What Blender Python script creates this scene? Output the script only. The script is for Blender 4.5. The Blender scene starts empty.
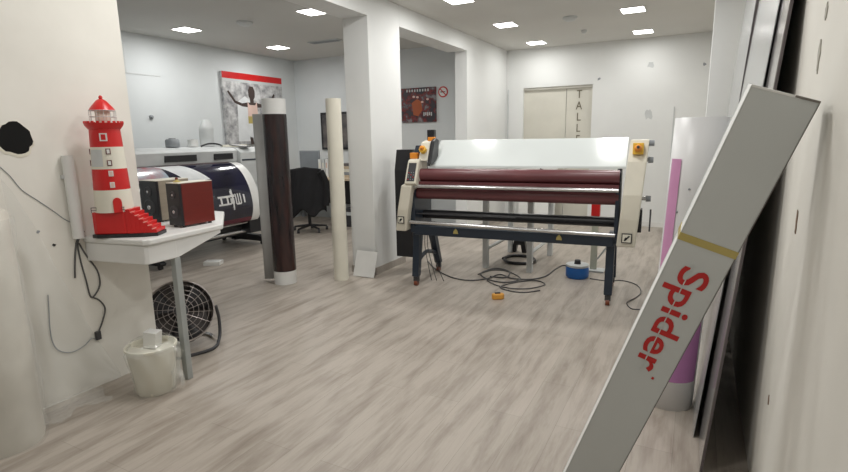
import bpy, bmesh, math, random
from mathutils import Vector as V, Matrix
random.seed(4)
PI = math.pi
col = bpy.context.scene.collection

# ------------------------------------------------------------ camera frame
F_PX = 515.0
def cam_axes():
    p, y, r = [math.radians(a) for a in (10.86, 27.8, -0.96)]
    cp, sp, cy, sy, cr, sr = math.cos(p), math.sin(p), math.cos(y), math.sin(y), math.cos(r), math.sin(r)
    f = V((-sy*cp, cy*cp, -sp)); rt = V((cy, sy, 0)); up = rt.cross(f)
    return cr*rt + sr*up, -sr*rt + cr*up, f
RT, UP, FW = cam_axes(); CAM = V((0, 0, 1.5))
def ray(u, v): return FW + (u-424)/F_PX*RT - (v-236)/F_PX*UP
def at(u, v, ax, val):                       # a photo point measured onto a known world plane
    d = ray(u, v); t = (val-CAM[ax])/d[ax]; return CAM + d*t
def fl(u, v, z=0.0): return at(u, v, 2, z)

# ------------------------------------------------------------ materials
def mat(name, c, rough=.5, metal=0., c2=None, scale=6., stretch=(1,1,1), bump=0., bscale=40., spec=.5, alpha=None, coat=0., emit=None, estr=0., detail=3.):
    m = bpy.data.materials.new(name); m.use_nodes = True
    n = m.node_tree.nodes; l = m.node_tree.links; b = n['Principled BSDF']
    b.inputs['Roughness'].default_value = rough; b.inputs['Metallic'].default_value = metal
    b.inputs['Specular IOR Level'].default_value = spec
    b.inputs['Coat Weight'].default_value = coat
    tc = n.new('ShaderNodeTexCoord'); mp = n.new('ShaderNodeMapping'); mp.inputs['Scale'].default_value = stretch
    l.new(tc.outputs['Object'], mp.inputs['Vector'])
    no = n.new('ShaderNodeTexNoise'); no.inputs['Scale'].default_value = scale; no.inputs['Detail'].default_value = detail
    l.new(mp.outputs['Vector'], no.inputs['Vector'])
    if c2 is None: c2 = tuple(x*.9 for x in c)
    rp = n.new('ShaderNodeValToRGB'); rp.color_ramp.elements[0].position = .35; rp.color_ramp.elements[1].position = .65
    rp.color_ramp.elements[0].color = (*c2, 1); rp.color_ramp.elements[1].color = (*c, 1)
    l.new(no.outputs['Fac'], rp.inputs['Fac']); l.new(rp.outputs['Color'], b.inputs['Base Color'])
    if bump:
        n2 = n.new('ShaderNodeTexNoise'); n2.inputs['Scale'].default_value = bscale; l.new(mp.outputs['Vector'], n2.inputs['Vector'])
        bp = n.new('ShaderNodeBump'); bp.inputs['Strength'].default_value = bump; bp.inputs['Distance'].default_value = .01
        l.new(n2.outputs['Fac'], bp.inputs['Height']); l.new(bp.outputs['Normal'], b.inputs['Normal'])
    if alpha is not None: b.inputs['Alpha'].default_value = alpha
    if emit:
        b.inputs['Emission Color'].default_value = (*emit, 1); b.inputs['Emission Strength'].default_value = estr
    return m
def floor_mat():
    m = bpy.data.materials.new('grey oak planks'); m.use_nodes = True
    n = m.node_tree.nodes; l = m.node_tree.links; b = n['Principled BSDF']
    tc = n.new('ShaderNodeTexCoord')
    mp = n.new('ShaderNodeMapping'); mp.inputs['Rotation'].default_value = (0, 0, PI/2)
    l.new(tc.outputs['Object'], mp.inputs['Vector'])
    br = n.new('ShaderNodeTexBrick'); br.offset = .37; br.inputs['Scale'].default_value = 1
    br.inputs['Brick Width'].default_value = 1.25; br.inputs['Row Height'].default_value = .185
    br.inputs['Mortar Size'].default_value = .001; br.inputs['Bias'].default_value = 0
    br.inputs['Color1'].default_value = (.41, .365, .315, 1); br.inputs['Color2'].default_value = (.455, .405, .352, 1)
    br.inputs['Mortar'].default_value = (.29, .26, .22, 1)
    l.new(mp.outputs['Vector'], br.inputs['Vector'])
    mp2 = n.new('ShaderNodeMapping'); mp2.inputs['Scale'].default_value = (7.5, 1.1, 1)
    l.new(tc.outputs['Object'], mp2.inputs['Vector'])
    g = n.new('ShaderNodeTexNoise'); g.inputs['Scale'].default_value = 1.5; g.inputs['Detail'].default_value = 5; g.inputs['Roughness'].default_value = .62; g.inputs['Distortion'].default_value = .25
    l.new(mp2.outputs['Vector'], g.inputs['Vector'])
    r = n.new('ShaderNodeValToRGB'); r.color_ramp.elements[0].position = .27; r.color_ramp.elements[0].color = (.60, .57, .54, 1)
    r.color_ramp.elements[1].position = .56; r.color_ramp.elements[1].color = (1, 1, 1, 1)
    l.new(g.outputs['Fac'], r.inputs['Fac'])
    mp3 = n.new('ShaderNodeMapping'); mp3.inputs['Scale'].default_value = (60, 3, 1)
    l.new(tc.outputs['Object'], mp3.inputs['Vector'])
    g2 = n.new('ShaderNodeTexNoise'); g2.inputs['Scale'].default_value = 1.5; g2.inputs['Detail'].default_value = 4
    l.new(mp3.outputs['Vector'], g2.inputs['Vector'])
    r2 = n.new('ShaderNodeValToRGB'); r2.color_ramp.elements[0].position = .3; r2.color_ramp.elements[0].color = (.93, .92, .92, 1)
    r2.color_ramp.elements[1].position = .6; r2.color_ramp.elements[1].color = (1, 1, 1, 1)
    l.new(g2.outputs['Fac'], r2.inputs['Fac'])
    def mul(a, c):
        x = n.new('ShaderNodeMix'); x.data_type = 'RGBA'; x.blend_type = 'MULTIPLY'; x.inputs[0].default_value = 1
        l.new(a, x.inputs[6]); l.new(c, x.inputs[7]); return x.outputs[2]
    l.new(mul(mul(br.outputs['Color'], r.outputs['Color']), r2.outputs['Color']), b.inputs['Base Color'])
    b.inputs['Roughness'].default_value = .42; b.inputs['Specular IOR Level'].default_value = .4
    return m
def poster_mat():
    m = bpy.data.materials.new('dark poster with red and orange blotches'); m.use_nodes = True
    n = m.node_tree.nodes; l = m.node_tree.links; b = n['Principled BSDF']
    tc = n.new('ShaderNodeTexCoord')
    no = n.new('ShaderNodeTexNoise'); no.inputs['Scale'].default_value = 9; no.inputs['Detail'].default_value = 3
    l.new(tc.outputs['Object'], no.inputs['Vector'])
    r = n.new('ShaderNodeValToRGB'); e = r.color_ramp.elements
    e[0].position = .36; e[0].color = (.035, .035, .045, 1); e[1].position = .66; e[1].color = (.25, .23, .24, 1)
    a = e.new(.47); a.color = (.06, .02, .025, 1); a = e.new(.52); a.color = (.22, .02, .02, 1); a = e.new(.57); a.color = (.08, .06, .07, 1)
    l.new(no.outputs['Fac'], r.inputs['Fac']); l.new(r.outputs['Color'], b.inputs['Base Color'])
    b.inputs['Roughness'].default_value = .4
    return m
M = dict(
 wall=mat('white painted plaster', (.80,.81,.80), .75, c2=(.76,.77,.76), scale=1.5, bump=.12, bscale=12),
 wallnear=mat('cream white plaster', (.82,.80,.74), .7, c2=(.76,.74,.68), scale=2.2, bump=.25, bscale=7),
 ceil=mat('ceiling white', (.68,.67,.64), .9, c2=(.65,.64,.61), scale=1),
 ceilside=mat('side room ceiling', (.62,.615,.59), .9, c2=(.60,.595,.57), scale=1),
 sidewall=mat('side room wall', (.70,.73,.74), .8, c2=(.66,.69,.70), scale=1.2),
 skirt=mat('grey skirting', (.42,.38,.34), .5, stretch=(1,8,1)),
 floor=floor_mat(),
 door=mat('cream door', (.70,.68,.60), .5, scale=2),
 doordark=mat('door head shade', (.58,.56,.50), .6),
 letter=mat('dark olive lettering', (.16,.14,.09), .6),
 white=mat('white plastic', (.80,.80,.78), .35, scale=3),
 offwhite=mat('off white enamel', (.72,.68,.57), .35, scale=4),
 glosswhite=mat('glossy white plate', (.70,.74,.73), .15, coat=.3, scale=1),
 cream=mat('cream paper', (.80,.77,.66), .55, scale=3),
 black=mat('black plastic', (.015,.015,.018), .35, scale=8),
 blackcloth=mat('black cloth', (.012,.012,.014), .9, bump=.6, bscale=25),
 navy=mat('dark navy enamel', (.018,.028,.045), .35, scale=5),
 dark=mat('dark grey', (.05,.05,.055), .5),
 grey=mat('mid grey plastic', (.30,.32,.34), .5),
 ltgrey=mat('light grey plastic', (.60,.62,.62), .45),
 steel=mat('brushed steel', (.62,.62,.62), .25, metal=.9, stretch=(2,2,60)),
 chrome=mat('chrome', (.75,.75,.75), .12, metal=1),
 maroon=mat('maroon rubber roller', (.15,.045,.05), .33, scale=2, c2=(.12,.035,.04)),
 yellow=mat('yellow plastic', (.85,.52,.06), .45),
 orange=mat('orange plastic', (.85,.30,.03), .4),
 red=mat('glossy red paint', (.62,.015,.015), .35, scale=5),
 redwood=mat('dark red wood side', (.15,.016,.011), .3, stretch=(1,1,8)),
 greywood=mat('grey brown wood side', (.30,.26,.20), .45, stretch=(1,1,8)),
 board=mat('grey cardboard', (.60,.62,.61), .6, c2=(.565,.585,.575), scale=2, bump=.1, bscale=15),
 boardlit=mat('cardboard lit edge', (.85,.85,.83), .6),  # pale copy of the grey cardboard, light painted into the colour
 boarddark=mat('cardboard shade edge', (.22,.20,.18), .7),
 inkred=mat('red ink', (.56,.02,.02), .5),
 tape=mat('yellowish packing tape', (.52,.42,.14), .3),
 sheet=mat('silver board face', (.62,.63,.63), .2, metal=.4, c2=(.48,.49,.49), scale=2.2, stretch=(1,5,.7), detail=5),
 sheet2=mat('smoked glossy board face', (.55,.53,.52), .15, metal=.5, c2=(.42,.40,.40), scale=2, stretch=(1,6,.6), detail=5),
 sheetedge=mat('dark board edge', (.13,.11,.115), .5),
 pink=mat('pink print', (.66,.32,.54), .45, c2=(.62,.29,.50)),
 lilac=mat('purple print', (.52,.22,.48), .45),
 rollw=mat('white vinyl sheet', (.80,.80,.80), .4, c2=(.74,.74,.74), scale=3, stretch=(1,1,.3)),
 rollg=mat('grey vinyl back', (.52,.52,.51), .45),
 darkprint=mat('dark wood brown print', (.045,.02,.018), .22, c2=(.015,.012,.014), scale=5, stretch=(3,3,.5)),
 blue=mat('blue plastic', (.01,.12,.42), .35),
 glow=mat('light diffuser', (1,1,1), .5, emit=(1,.99,.95), estr=9),
 skin=mat('dark skin print', (.06,.04,.035), .6),
 greyprint=mat('grey crowd print', (.62,.62,.62), .5, c2=(.22,.22,.23), scale=9, detail=6),
 whiteprint=mat('pale print', (.75,.77,.78), .5),
 pinkcloth=mat('pale pink print', (.75,.55,.48), .5),
 drape=mat('navy print', (.016,.016,.045), .12, c2=(.008,.008,.02), scale=3, coat=.5),
 drapewine=mat('wine print', (.13,.01,.03), .2, coat=.4),
 drapeblue=mat('light blue print', (.45,.55,.62), .2, c2=(.5,.2,.22), scale=5),
 hole=mat('black hole inside', (.004,.004,.004), 1),
 film=mat('clear polythene film', (.85,.87,.85), .12, alpha=.16, bump=1., bscale=6, spec=.8),
 bag=mat('clear bag film', (.8,.82,.78), .1, alpha=.25, bump=1., bscale=14, spec=.9),
 wrap=mat('cream polythene wrapped paper', (.66,.63,.56), .3, bump=.5, bscale=5),
 poster=poster_mat(),
 plaster=mat('chipped plaster', (.45,.43,.38), .9, bump=.8, bscale=30),
 brownmark=mat('brown scuff', (.30,.22,.17), .9),
 silver=mat('silver print', (.55,.56,.57), .3, metal=.6),
 wood=mat('pale desk wood', (.62,.50,.36), .5, stretch=(8,1,1)),
 darkpic=mat('dark picture', (.05,.05,.055), .3, c2=(.18,.16,.15), scale=6),
 cable=mat('grey cable', (.10,.10,.10), .5),
 casterred=mat('amber caster', (.20,.05,.02), .4),
 legpaint=mat('grey green leg paint', (.36,.38,.37), .45),
 fanring=mat('dull fan rim', (.42,.38,.36), .3, metal=.6),
 fandark=mat('dark fan wire', (.10,.09,.09), .4, metal=.4),
 green=mat('translucent pale', (.60,.62,.52), .2, alpha=.8),
)
# ------------------------------------------------------------ mesh builder
class MB:
    def __init__(s): s.bm = bmesh.new()
    def box(s, x0, x1, y0, y1, z0, z1):
        r = bmesh.ops.create_cube(s.bm, size=1)['verts']
        for v in r: v.co = V(((x0+x1)/2+v.co.x*(x1-x0), (y0+y1)/2+v.co.y*(y1-y0), (z0+z1)/2+v.co.z*(z1-z0)))
        return s
    def xf(s, m, start=0):
        s.bm.verts.ensure_lookup_table()
        for v in list(s.bm.verts)[start:]: v.co = m @ v.co
        return s
    def prism(s, pts, axis, a, b):            # pts 2D polygon; axis of extrusion
        def mk(p, t):
            return V((t, p[0], p[1])) if axis == 0 else V((p[0], t, p[1])) if axis == 1 else V((p[0], p[1], t))
        A = [s.bm.verts.new(mk(p, a)) for p in pts]; B = [s.bm.verts.new(mk(p, b)) for p in pts]
        s.bm.faces.new(A); s.bm.faces.new(B[::-1]); k = len(pts)
        for i in range(k): s.bm.faces.new((A[i], B[i], B[(i+1) % k], A[(i+1) % k]))
        return s
    def poly(s, pts):
        s.bm.faces.new([s.bm.verts.new(V(p)) for p in pts]); return s
    def lathe(s, prof, c=(0,0,0), seg=32, axis=V((0,0,1)), cap=True):   # prof: (radius, height)
        q = V((0,0,1)).rotation_difference(V(axis).normalized()); c = V(c); rings = []
        for r, h in prof:
            rings.append([s.bm.verts.new(c + q @ V((r*math.cos(2*PI*i/seg), r*math.sin(2*PI*i/seg), h))) for i in range(seg)])
        for a, b in zip(rings, rings[1:]):
            for i in range(seg): s.bm.faces.new((a[i], a[(i+1) % seg], b[(i+1) % seg], b[i]))
        if cap: s.bm.faces.new(rings[0][::-1]); s.bm.faces.new(rings[-1])
        return s
    def cyl(s, a, b, r, r2=None, seg=20):
        a = V(a); b = V(b); return s.lathe([(r, 0), (r if r2 is None else r2, (b-a).length)], a, seg, b-a)
    def tube(s, pts, r, seg=8, closed=False, smooth=4):
        pts = [V(p) for p in pts]
        if smooth:
            out = []; n = len(pts); rng = n if closed else n-1
            for i in range(rng):
                p0 = pts[(i-1) % n] if closed or i > 0 else pts[0]; p1 = pts[i]; p2 = pts[(i+1) % n]
                p3 = pts[(i+2) % n] if closed or i+2 < n else pts[-1]
                for k in range(smooth):
                    t = k/smooth
                    out.append(.5*((2*p1)+(p2-p0)*t+(2*p0-5*p1+4*p2-p3)*t*t+(3*p1-p0-3*p2+p3)*t**3))
            if not closed: out.append(pts[-1])
            pts = out
        n = len(pts); rings = []; nrm = None
        for i in range(n):
            t = (pts[(i+1) % n]-pts[i-1]) if closed else (pts[min(i+1, n-1)]-pts[max(i-1, 0)])
            if t.length < 1e-9: t = V((0,0,1))
            t.normalize()
            if nrm is None: nrm = t.orthogonal()
            nrm = (nrm - t*nrm.dot(t)).normalized(); bn = t.cross(nrm)
            rings.append([s.bm.verts.new(pts[i]+r*(math.cos(2*PI*k/seg)*nrm+math.sin(2*PI*k/seg)*bn)) for k in range(seg)])
        m = n if closed else n-1
        for i in range(m):
            a = rings[i]; b = rings[(i+1) % n]
            for k in range(seg): s.bm.faces.new((a[k], a[(k+1) % seg], b[(k+1) % seg], b[k]))
        if not closed: s.bm.faces.new(rings[0][::-1]); s.bm.faces.new(rings[-1])
        return s
    def sphere(s, c, r, sx=1, sy=1, sz=1, seg=20):
        k = len(s.bm.verts)
        bmesh.ops.create_uvsphere(s.bm, u_segments=seg, v_segments=seg//2, radius=r)
        s.bm.verts.ensure_lookup_table()
        for v in list(s.bm.verts)[k:]: v.co = V((v.co.x*sx+c[0], v.co.y*sy+c[1], v.co.z*sz+c[2]))
        return s
    def grid(s, f, nu, nv):                   # f(u,v) -> point
        g = [[s.bm.verts.new(f(i/nu, j/nv)) for j in range(nv+1)] for i in range(nu+1)]
        for i in range(nu):
            for j in range(nv): s.bm.faces.new((g[i][j], g[i+1][j], g[i+1][j+1], g[i][j+1]))
        return s
    def shear(s, k, z0):
        for v in s.bm.verts: v.co.x += (v.co.z-z0)*k
        return s
    def build(s, name, m, parent=None, smooth=False, bevel=0, solid=0):
        bmesh.ops.recalc_face_normals(s.bm, faces=s.bm.faces)
        me = bpy.data.meshes.new(name); s.bm.to_mesh(me); s.bm.free()
        me.materials.append(M[m] if isinstance(m, str) else m)
        o = bpy.data.objects.new(name, me); col.objects.link(o)
        if smooth:
            for p in me.polygons: p.use_smooth = True
            try: me.set_sharp_from_angle(angle=math.radians(40))
            except Exception: pass
        if solid:
            d = o.modifiers.new('solid', 'SOLIDIFY'); d.thickness = solid; d.offset = 0
        if bevel:
            b = o.modifiers.new('bevel', 'BEVEL'); b.width = bevel; b.segments = 2; b.limit_method = 'ANGLE'
        if parent: o.parent = parent
        return o
def tag(o, label=None, cat=None, group=None, kind=None):
    if label: o['label'] = label
    if cat: o['category'] = cat
    if group: o['group'] = group
    if kind: o['kind'] = kind
    return o
def thing(name, label, cat, loc=(0,0,0), rz=0, group=None):
    o = bpy.data.objects.new(name, None); col.objects.link(o); o.location = loc; o.rotation_euler = (0,0,rz)
    o.empty_display_size = .05
    return tag(o, label, cat, group)
def struct(name, mb, m, parent=None, **k):
    o = mb.build(name, m, parent, **k); 
    if parent is None: o['kind'] = 'structure'
    return o
def copy_tree(o, parent=None):
    c = o.copy(); col.objects.link(c)
    if parent: c.parent = parent
    for ch in list(o.children): copy_tree(ch, c)
    return c
def text_mesh(name, body, size, m, parent, mtx, extrude=.001, offset=0., align='CENTER', space=1.):
    cu = bpy.data.curves.new(name, 'FONT'); cu.body = body; cu.size = size; cu.extrude = extrude; cu.offset = offset
    cu.align_x = align; cu.align_y = 'CENTER'; cu.space_character = space; cu.resolution_u = 4
    t = bpy.data.objects.new('tmp', cu); col.objects.link(t)
    bpy.context.view_layer.update()
    me = bpy.data.meshes.new_from_object(t.evaluated_get(bpy.context.evaluated_depsgraph_get()))
    bpy.data.objects.remove(t); me.transform(mtx); me.materials.clear(); me.materials.append(M[m])
    o = bpy.data.objects.new(name, me); col.objects.link(o); 
    if parent: o.parent = parent
    return o

# ------------------------------------------------------------ room shell
CZ = 2.957; WX = -3.22; RX = .31; BY = 9.07; LX = -6.9; LY = 7.9; HX = -3.08; HX2 = -3.39
struct('floor', MB().box(LX-.1, RX+.1, -2.1, BY+.3, -.1, 0), 'floor')
struct('ceiling', MB().box(HX2+.15, RX+.1, -2.1, BY+.1, CZ, CZ+.1), 'ceil')
struct('ceiling_side_room', MB().box(LX-.1, HX2+.15, 2.0, LY+.1, CZ, CZ+.1), 'ceilside')
WR = struct('wall_right', MB().box(RX, RX+.1, -2.0, BY, 0, CZ), 'wallnear')
struct('wall_front', MB().box(WX, RX, -2.1, -2.0, 0, CZ), 'wall')
WN = struct('wall_left_near', MB().box(WX-.17, WX, -2.0, 2.12, 0, CZ), 'wallnear')
struct('wall_side_room_front', MB().box(LX, WX-.17, 2.02, 2.12, 0, CZ), 'sidewall')
struct('wall_side_room_left', MB().box(LX-.1, LX, 2.12, LY, 0, CZ), 'sidewall')
struct('wall_side_room_back', MB().box(LX-.1, HX2, LY, LY+.1, 0, CZ), 'sidewall')
struct('wall_left_far', MB().box(HX2+.12, HX, 7.28, BY, 0, CZ), 'wall')
struct('pillar', MB().box(HX2, HX, 4.68, 5.33, 0, CZ), 'wall', bevel=.004)
struct('beam', MB().box(HX2, HX, 2.12, 4.68, 2.73, CZ).box(HX2, HX, 5.33, 7.28, 2.73, CZ), 'wall')
struct('pier_right', MB().box(.05, RX, 5.8, 6.2, 0, CZ), 'wall', bevel=.004)
# back wall with the door recess
dx0, dx1, dz = -2.77, -1.60, 2.31
WB = struct('wall_back', MB().box(HX, dx0, BY, BY+.1, 0, CZ).box(dx1, RX, BY, BY+.1, 0, CZ).box(dx0, dx1, BY, BY+.1, dz, CZ), 'wall')
D = struct('door_1', MB().box(dx0, -2.04, BY+.06, BY+.1, 0, dz-.04), 'door'); 
D2 = struct('door_2', MB().box(-2.03, dx1, BY+.06, BY+.1, 0, dz-.04), 'door')
for i, ch in enumerate('TALLER'):
    mtx = Matrix.Translation((-1.82, BY+.055, 2.16-i*.185)) @ Matrix.Rotation(PI/2, 4, 'X') @ Matrix.Scale(.8, 4, (1,0,0))
    text_mesh('letter', ch, .19, 'letter', D2, mtx, extrude=.002)
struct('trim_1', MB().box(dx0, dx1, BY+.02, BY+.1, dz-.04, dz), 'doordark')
# skirtings
struct('baseboard_pillar', MB().box(HX, HX+.012, 4.68, 5.33, 0, .08).box(HX2-.01, HX+.012, 4.668, 4.68, 0, .08), 'skirt')
struct('baseboard_back', MB().box(dx1, RX, BY-.012, BY, 0, .08).box(HX, dx0, BY-.012, BY, 0, .08), 'white')
struct('baseboard_left', MB().box(HX, HX+.012, 7.28, BY, 0, .08), 'skirt')
# thin wall conduits and a hatch outline
struct('trim_2', MB().cyl((-3.04, BY-.012, .9), (-3.04, BY-.012, 2.3), .010), 'ltgrey')
struct('trim_3', MB().box(LX, LX+.006, 4.54, 4.56, 2.42, 2.80).box(LX, LX+.006, 4.54, 5.06, 2.41, 2.425), 'ltgrey')
struct('trim_4', MB().box(-.37, -.355, BY-.012, BY, .08, 1.9), 'ltgrey')
# hole in the near wall: ragged dark disc with broken plaster lip
hc = at(15, 138, 0, WX); rr = []
for i in range(28):
    a = 2*PI*i/28; r = .083*(1+random.uniform(-.09, .07)); rr.append((hc.y+r*math.cos(a), hc.z+r*math.sin(a)*1.02))
t = MB().prism([(y-hc.y, z-hc.z) for y, z in rr], 0, .0005, .003).build('wall_hole', 'hole', WN); t.location = (WX, hc.y, hc.z)
lip = MB()
for i in range(28):
    a0 = 2*PI*i/28; low = max(0, -math.sin(a0)); 
    y, z = rr[i]; y2, z2 = rr[(i+1) % 28]; k = 1.03+.22*low*random.uniform(.6, 1)
    a1 = 2*PI*(i+1)/28; k2 = 1.03+.2*max(0, -math.sin(a1))
    lip.poly([(.004, y-hc.y, z-hc.z), (.004, y2-hc.y, z2-hc.z), (.002, (y2-hc.y)*k2, (z2-hc.z)*k2), (.002, (y-hc.y)*k, (z-hc.z)*k)])
lip.build('plaster_lip', 'cream', t)
def blotch(name, wall, c, ax, w, h, m, sgn=-1):
    c = V(c); pts = []
    for i in range(14):
        a = 2*PI*i/14; k = random.uniform(.55, 1.1); pts.append((w*k*math.cos(a), h*k*math.sin(a)))
    mb = MB(); mb.prism(pts, ax, 0, sgn*.003)
    o = mb.build(name, m, wall); o.location = c; return o
blotch('plaster_chip', WB, (-.736, BY, 2.546), 1, .055, .06, 'ltgrey')
blotch('plaster_chip', WB, (-.719, BY, 1.80), 1, .06, .10, 'ltgrey')
blotch('plaster_chip', WB, (-1.506, BY, 2.385), 1, .03, .025, 'grey')
blotch('plaster_chip', WB, (.0, BY, 2.50), 1, .03, .03, 'grey')
blotch('plaster_chip', WR, at(827, 12, 0, RX), 0, .016, .03, 'plaster')
blotch('plaster_chip', WR, at(820, 53, 0, RX), 0, .018, .06, 'plaster')
blotch('plaster_chip', WR, at(769, 400, 0, RX), 0, .008, .022, 'brownmark')
blotch('plaster_chip', WR, at(797, 222, 0, RX), 0, .010, .045, 'brownmark')
blotch('plaster_chip', WN, at(54, 245, 0, WX), 0, .010, .010, 'black', 1)
blotch('plaster_chip', WN, at(38, 232, 0, WX), 0, .010, .010, 'grey', 1)
o = MB().lathe([(.03,0),(.03,.02),(.015,.035)], axis=(1,0,0)).build('wall_hook', 'grey', smooth=True); o.location = at(151, 117, 0, LX)
tag(o, 'small dark round hook on the side room wall beside the lighthouse top', 'hook')

# ceiling lights
def make_light():
    t = thing('ceiling_light', '', 'ceiling light')
    h = .125
    MB().box(-h-.012, h+.012, -h-.012, h+.012, -.012, 0).build('frame', 'white', t, bevel=.003)
    MB().box(-h, h, -h, h, -.016, -.012).build('diffuser', 'glow', t)
    return t
L0 = make_light()
spots = [(-.80, 6.95, 'square ceiling light nearer the camera in the right hand row'),
 (-.82, 8.46, 'square ceiling light nearest the back wall in the right hand row'),
 (-2.38, 6.94, 'middle square ceiling light above the laminator in the row by the opening'),
 (-2.40, 8.50, 'small square ceiling light over the door, last of the row by the opening'),
 (-2.40, 5.45, 'square ceiling light cut by the top edge of the photo right of the pillar'),
 (-4.07, 5.04, 'bright square ceiling light in the side room nearest the pillar'),
 (-6.10, 4.94, 'square ceiling light in the side room near the left wall, leftmost of all'),
 (-6.07, 6.61, 'square ceiling light above the athlete poster'),
 (-.80, 5.40, None), (-.80, 3.8, None), (-2.40, 3.9, None), (-.8, 2.2, None), (-2.4, 2.2, None), (-1.6, .4, None)]
first = True
for i, (x, y, lab) in enumerate(spots):
    if lab:
        o = L0 if first else copy_tree(L0); first = False
        o.location = (x, y, CZ); o['label'] = lab; o['group'] = 'square ceiling lights'
    ld = bpy.data.lights.new('lamp', 'AREA'); ld.shape = 'SQUARE'; ld.size = .24
    ld.energy = [11,5,10,6,12,15,15,13,14,15,13,14,15,17][i]
    ld.color = (1, .99, .965)
    lo = bpy.data.objects.new('lamp', ld); col.objects.link(lo); lo.location = (x, y, CZ-.03)
for x, y, w, lab in ((-5.15, 5.04, .10, 'small grey sensor on the side room ceiling between the two lights'), (-1.544, 6.973, .09, 'round grey smoke detector on the ceiling over the laminator'), (-1.55, 7.92, .04, 'thin sprinkler head hanging from the ceiling before the back wall')):
    o = MB().lathe([(w, 0), (w, -.02), (w*.6, -.045)], (0,0,0)).build('ceiling_sensor', 'ltgrey', smooth=True); o.location = (x, y, CZ)
    tag(o, lab, 'sensor')
t = thing('ceiling_vent', 'flat grey slotted air vent on the side room ceiling by the pillar', 'vent', (-5.12, 6.6, CZ))
MB().box(-.28,.28,-.07,.07,-.012,0).build('frame', 'ltgrey', t)
m_ = MB()
for k in range(4): m_.box(-.25,.25,-.05+k*.03,-.035+k*.03,-.018,-.012)
m_.build('louvre', 'grey', t)

# ------------------------------------------------------------ laminator
lo_ = V((-2.5, 4.49, 0)); lang = math.atan2(.155, 1.876)
T = thing('laminator', 'large white and maroon roll laminator on dark wheeled legs in the middle', 'laminator', lo_, lang)
LN = V((-math.sin(lang), math.cos(lang), 0)); LU = V((math.cos(lang), math.sin(lang), 0))
def lxz(u, v, off):
    o2 = lo_+LN*off; d = ray(u, v); k = (o2-CAM).dot(LN)/d.dot(LN); P = CAM+d*k-lo_; return P.dot(LU), P.z
# right end tower
prof_r = [(-.12,.56),(-.135,.80),(-.12,1.0),(-.03,1.27),(.02,1.33),(.10,1.45),(.24,1.45),(.33,1.25),(.38,.95),(.36,.56)]
MB().prism(prof_r, 0, 1.945, 2.095).shear(.07, .56).build('end_cover', 'offwhite', T, bevel=.012)
prof_l = [(-.12,.585),(-.135,.80),(-.12,1.04),(-.02,1.06),(.3,1.06),(.38,.9),(.36,.585)]
MB().prism(prof_l, 0, -.125, -.01).shear(.16, .62).build('end_cover', 'offwhite', T, bevel=.012)
for u0, z0 in ((-.095, .665), (1.985, .60)):
    m_ = MB(); s_ = .07 if u0 < 0 else .082
    e = T
    a = MB().box(u0, u0+s_, -.139, -.131, z0, z0+s_).build('logo_plate', 'black', T)
    MB().box(u0+.008, u0+s_-.008, -.1405, -.139, z0+.008, z0+s_-.008).build('logo_field', 'cream', a)
    m2 = MB().prism([(u0+.016, z0+.02), (u0+.03, z0+.018), (u0+s_-.014, z0+s_-.022), (u0+s_-.028, z0+s_-.018)], 1, -.143, -.1405)
    m2.prism([(u0+.02, z0+.033), (u0+.034, z0+.028), (u0+.05, z0+.042), (u0+.032, z0+.05)], 1, -.143, -.1405); m2.build('logo_slash', 'black', a)
# inner side plates
for u0, u1, pr in ((.0, .05, [(-.04,.56),(-.05,.95),(.02,1.24),(.12,1.42),(.22,1.42),(.32,1.2),(.40,.9),(.40,.56)]), (1.915, 1.95, [(.0,.56),(.0,.95),(.05,1.18),(.16,1.22),(.32,1.2),(.40,.9),(.40,.56)])):
    MB().prism(pr, 0, u0, u1).build('side_plate', 'navy', T, bevel=.006)
# control panel on the left
cp = MB().prism([(-.10,1.04),(-.125,1.06),(-.03,1.27),(.01,1.29),(.18,1.29),(.18,1.04)], 0, -.02, .10).build('control_panel', 'offwhite', T, bevel=.008)
n_ = V((0, -.21, .095)).normalized()
def on_slope(u, t, d): # t along the slope, d outward
    y = -.125+t*.095; z = 1.06+t*.21; nn = V((0, -.21, .095)).normalized(); return V((u, y, z))+nn*d
m_ = MB(); g_ = [on_slope(.0,.1,.002), on_slope(.08,.1,.002), on_slope(.08,.92,.002), on_slope(.0,.92,.002)]; m_.poly(g_).build('display', 'dark', cp)
for k in range(4):
    for j in range(3):
        p = on_slope(.015+j*.025, .18+k*.1, .004); MB().sphere(p, .006, seg=8).build('button', 'grey' if (k+j) % 3 else 'red', cp)
# upper head with emergency stop on the left
hd = MB().prism([(.02,1.27),(.10,1.45),(.20,1.47),(.22,1.27)], 0, .07, .17).build('head_cover', 'cream', T, bevel=.01)
MB().prism([(-.02,1.24),(.0,1.27),(.09,1.46),(.16,1.49),(.23,1.47),(.20,1.30),(.08,1.24)], 0, .175, .215).build('head_rim', 'black', T, bevel=.01)
ye = MB().cyl((.115,.055,1.37),(.115,.02,1.39),.035).build('stop_base', 'yellow', T, smooth=True)
MB().lathe([(.018,0),(.022,.02),(.014,.035)], (.115,.02,1.39), 16, (0,-.035,.02)).build('stop_button', 'orange', ye, smooth=True)
MB().box(-.03,.05,.04,.12,1.29,1.35).build('clamp_block', 'orange', T, bevel=.006)
MB().box(.12,.19,.15,.20,1.46,1.50).build('top_clamp', 'orange', T, bevel=.006)
MB().box(.01,.09,.40,.46,1.2,1.575).build('rear_post', 'black', T, bevel=.006)
MB().prism([(.44,.18),(.44,1.15),(.50,1.37),(.62,1.37),(.62,.18)], 0, -.40, -.20).build('rear_panel', 'black', T, bevel=.006)
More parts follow.
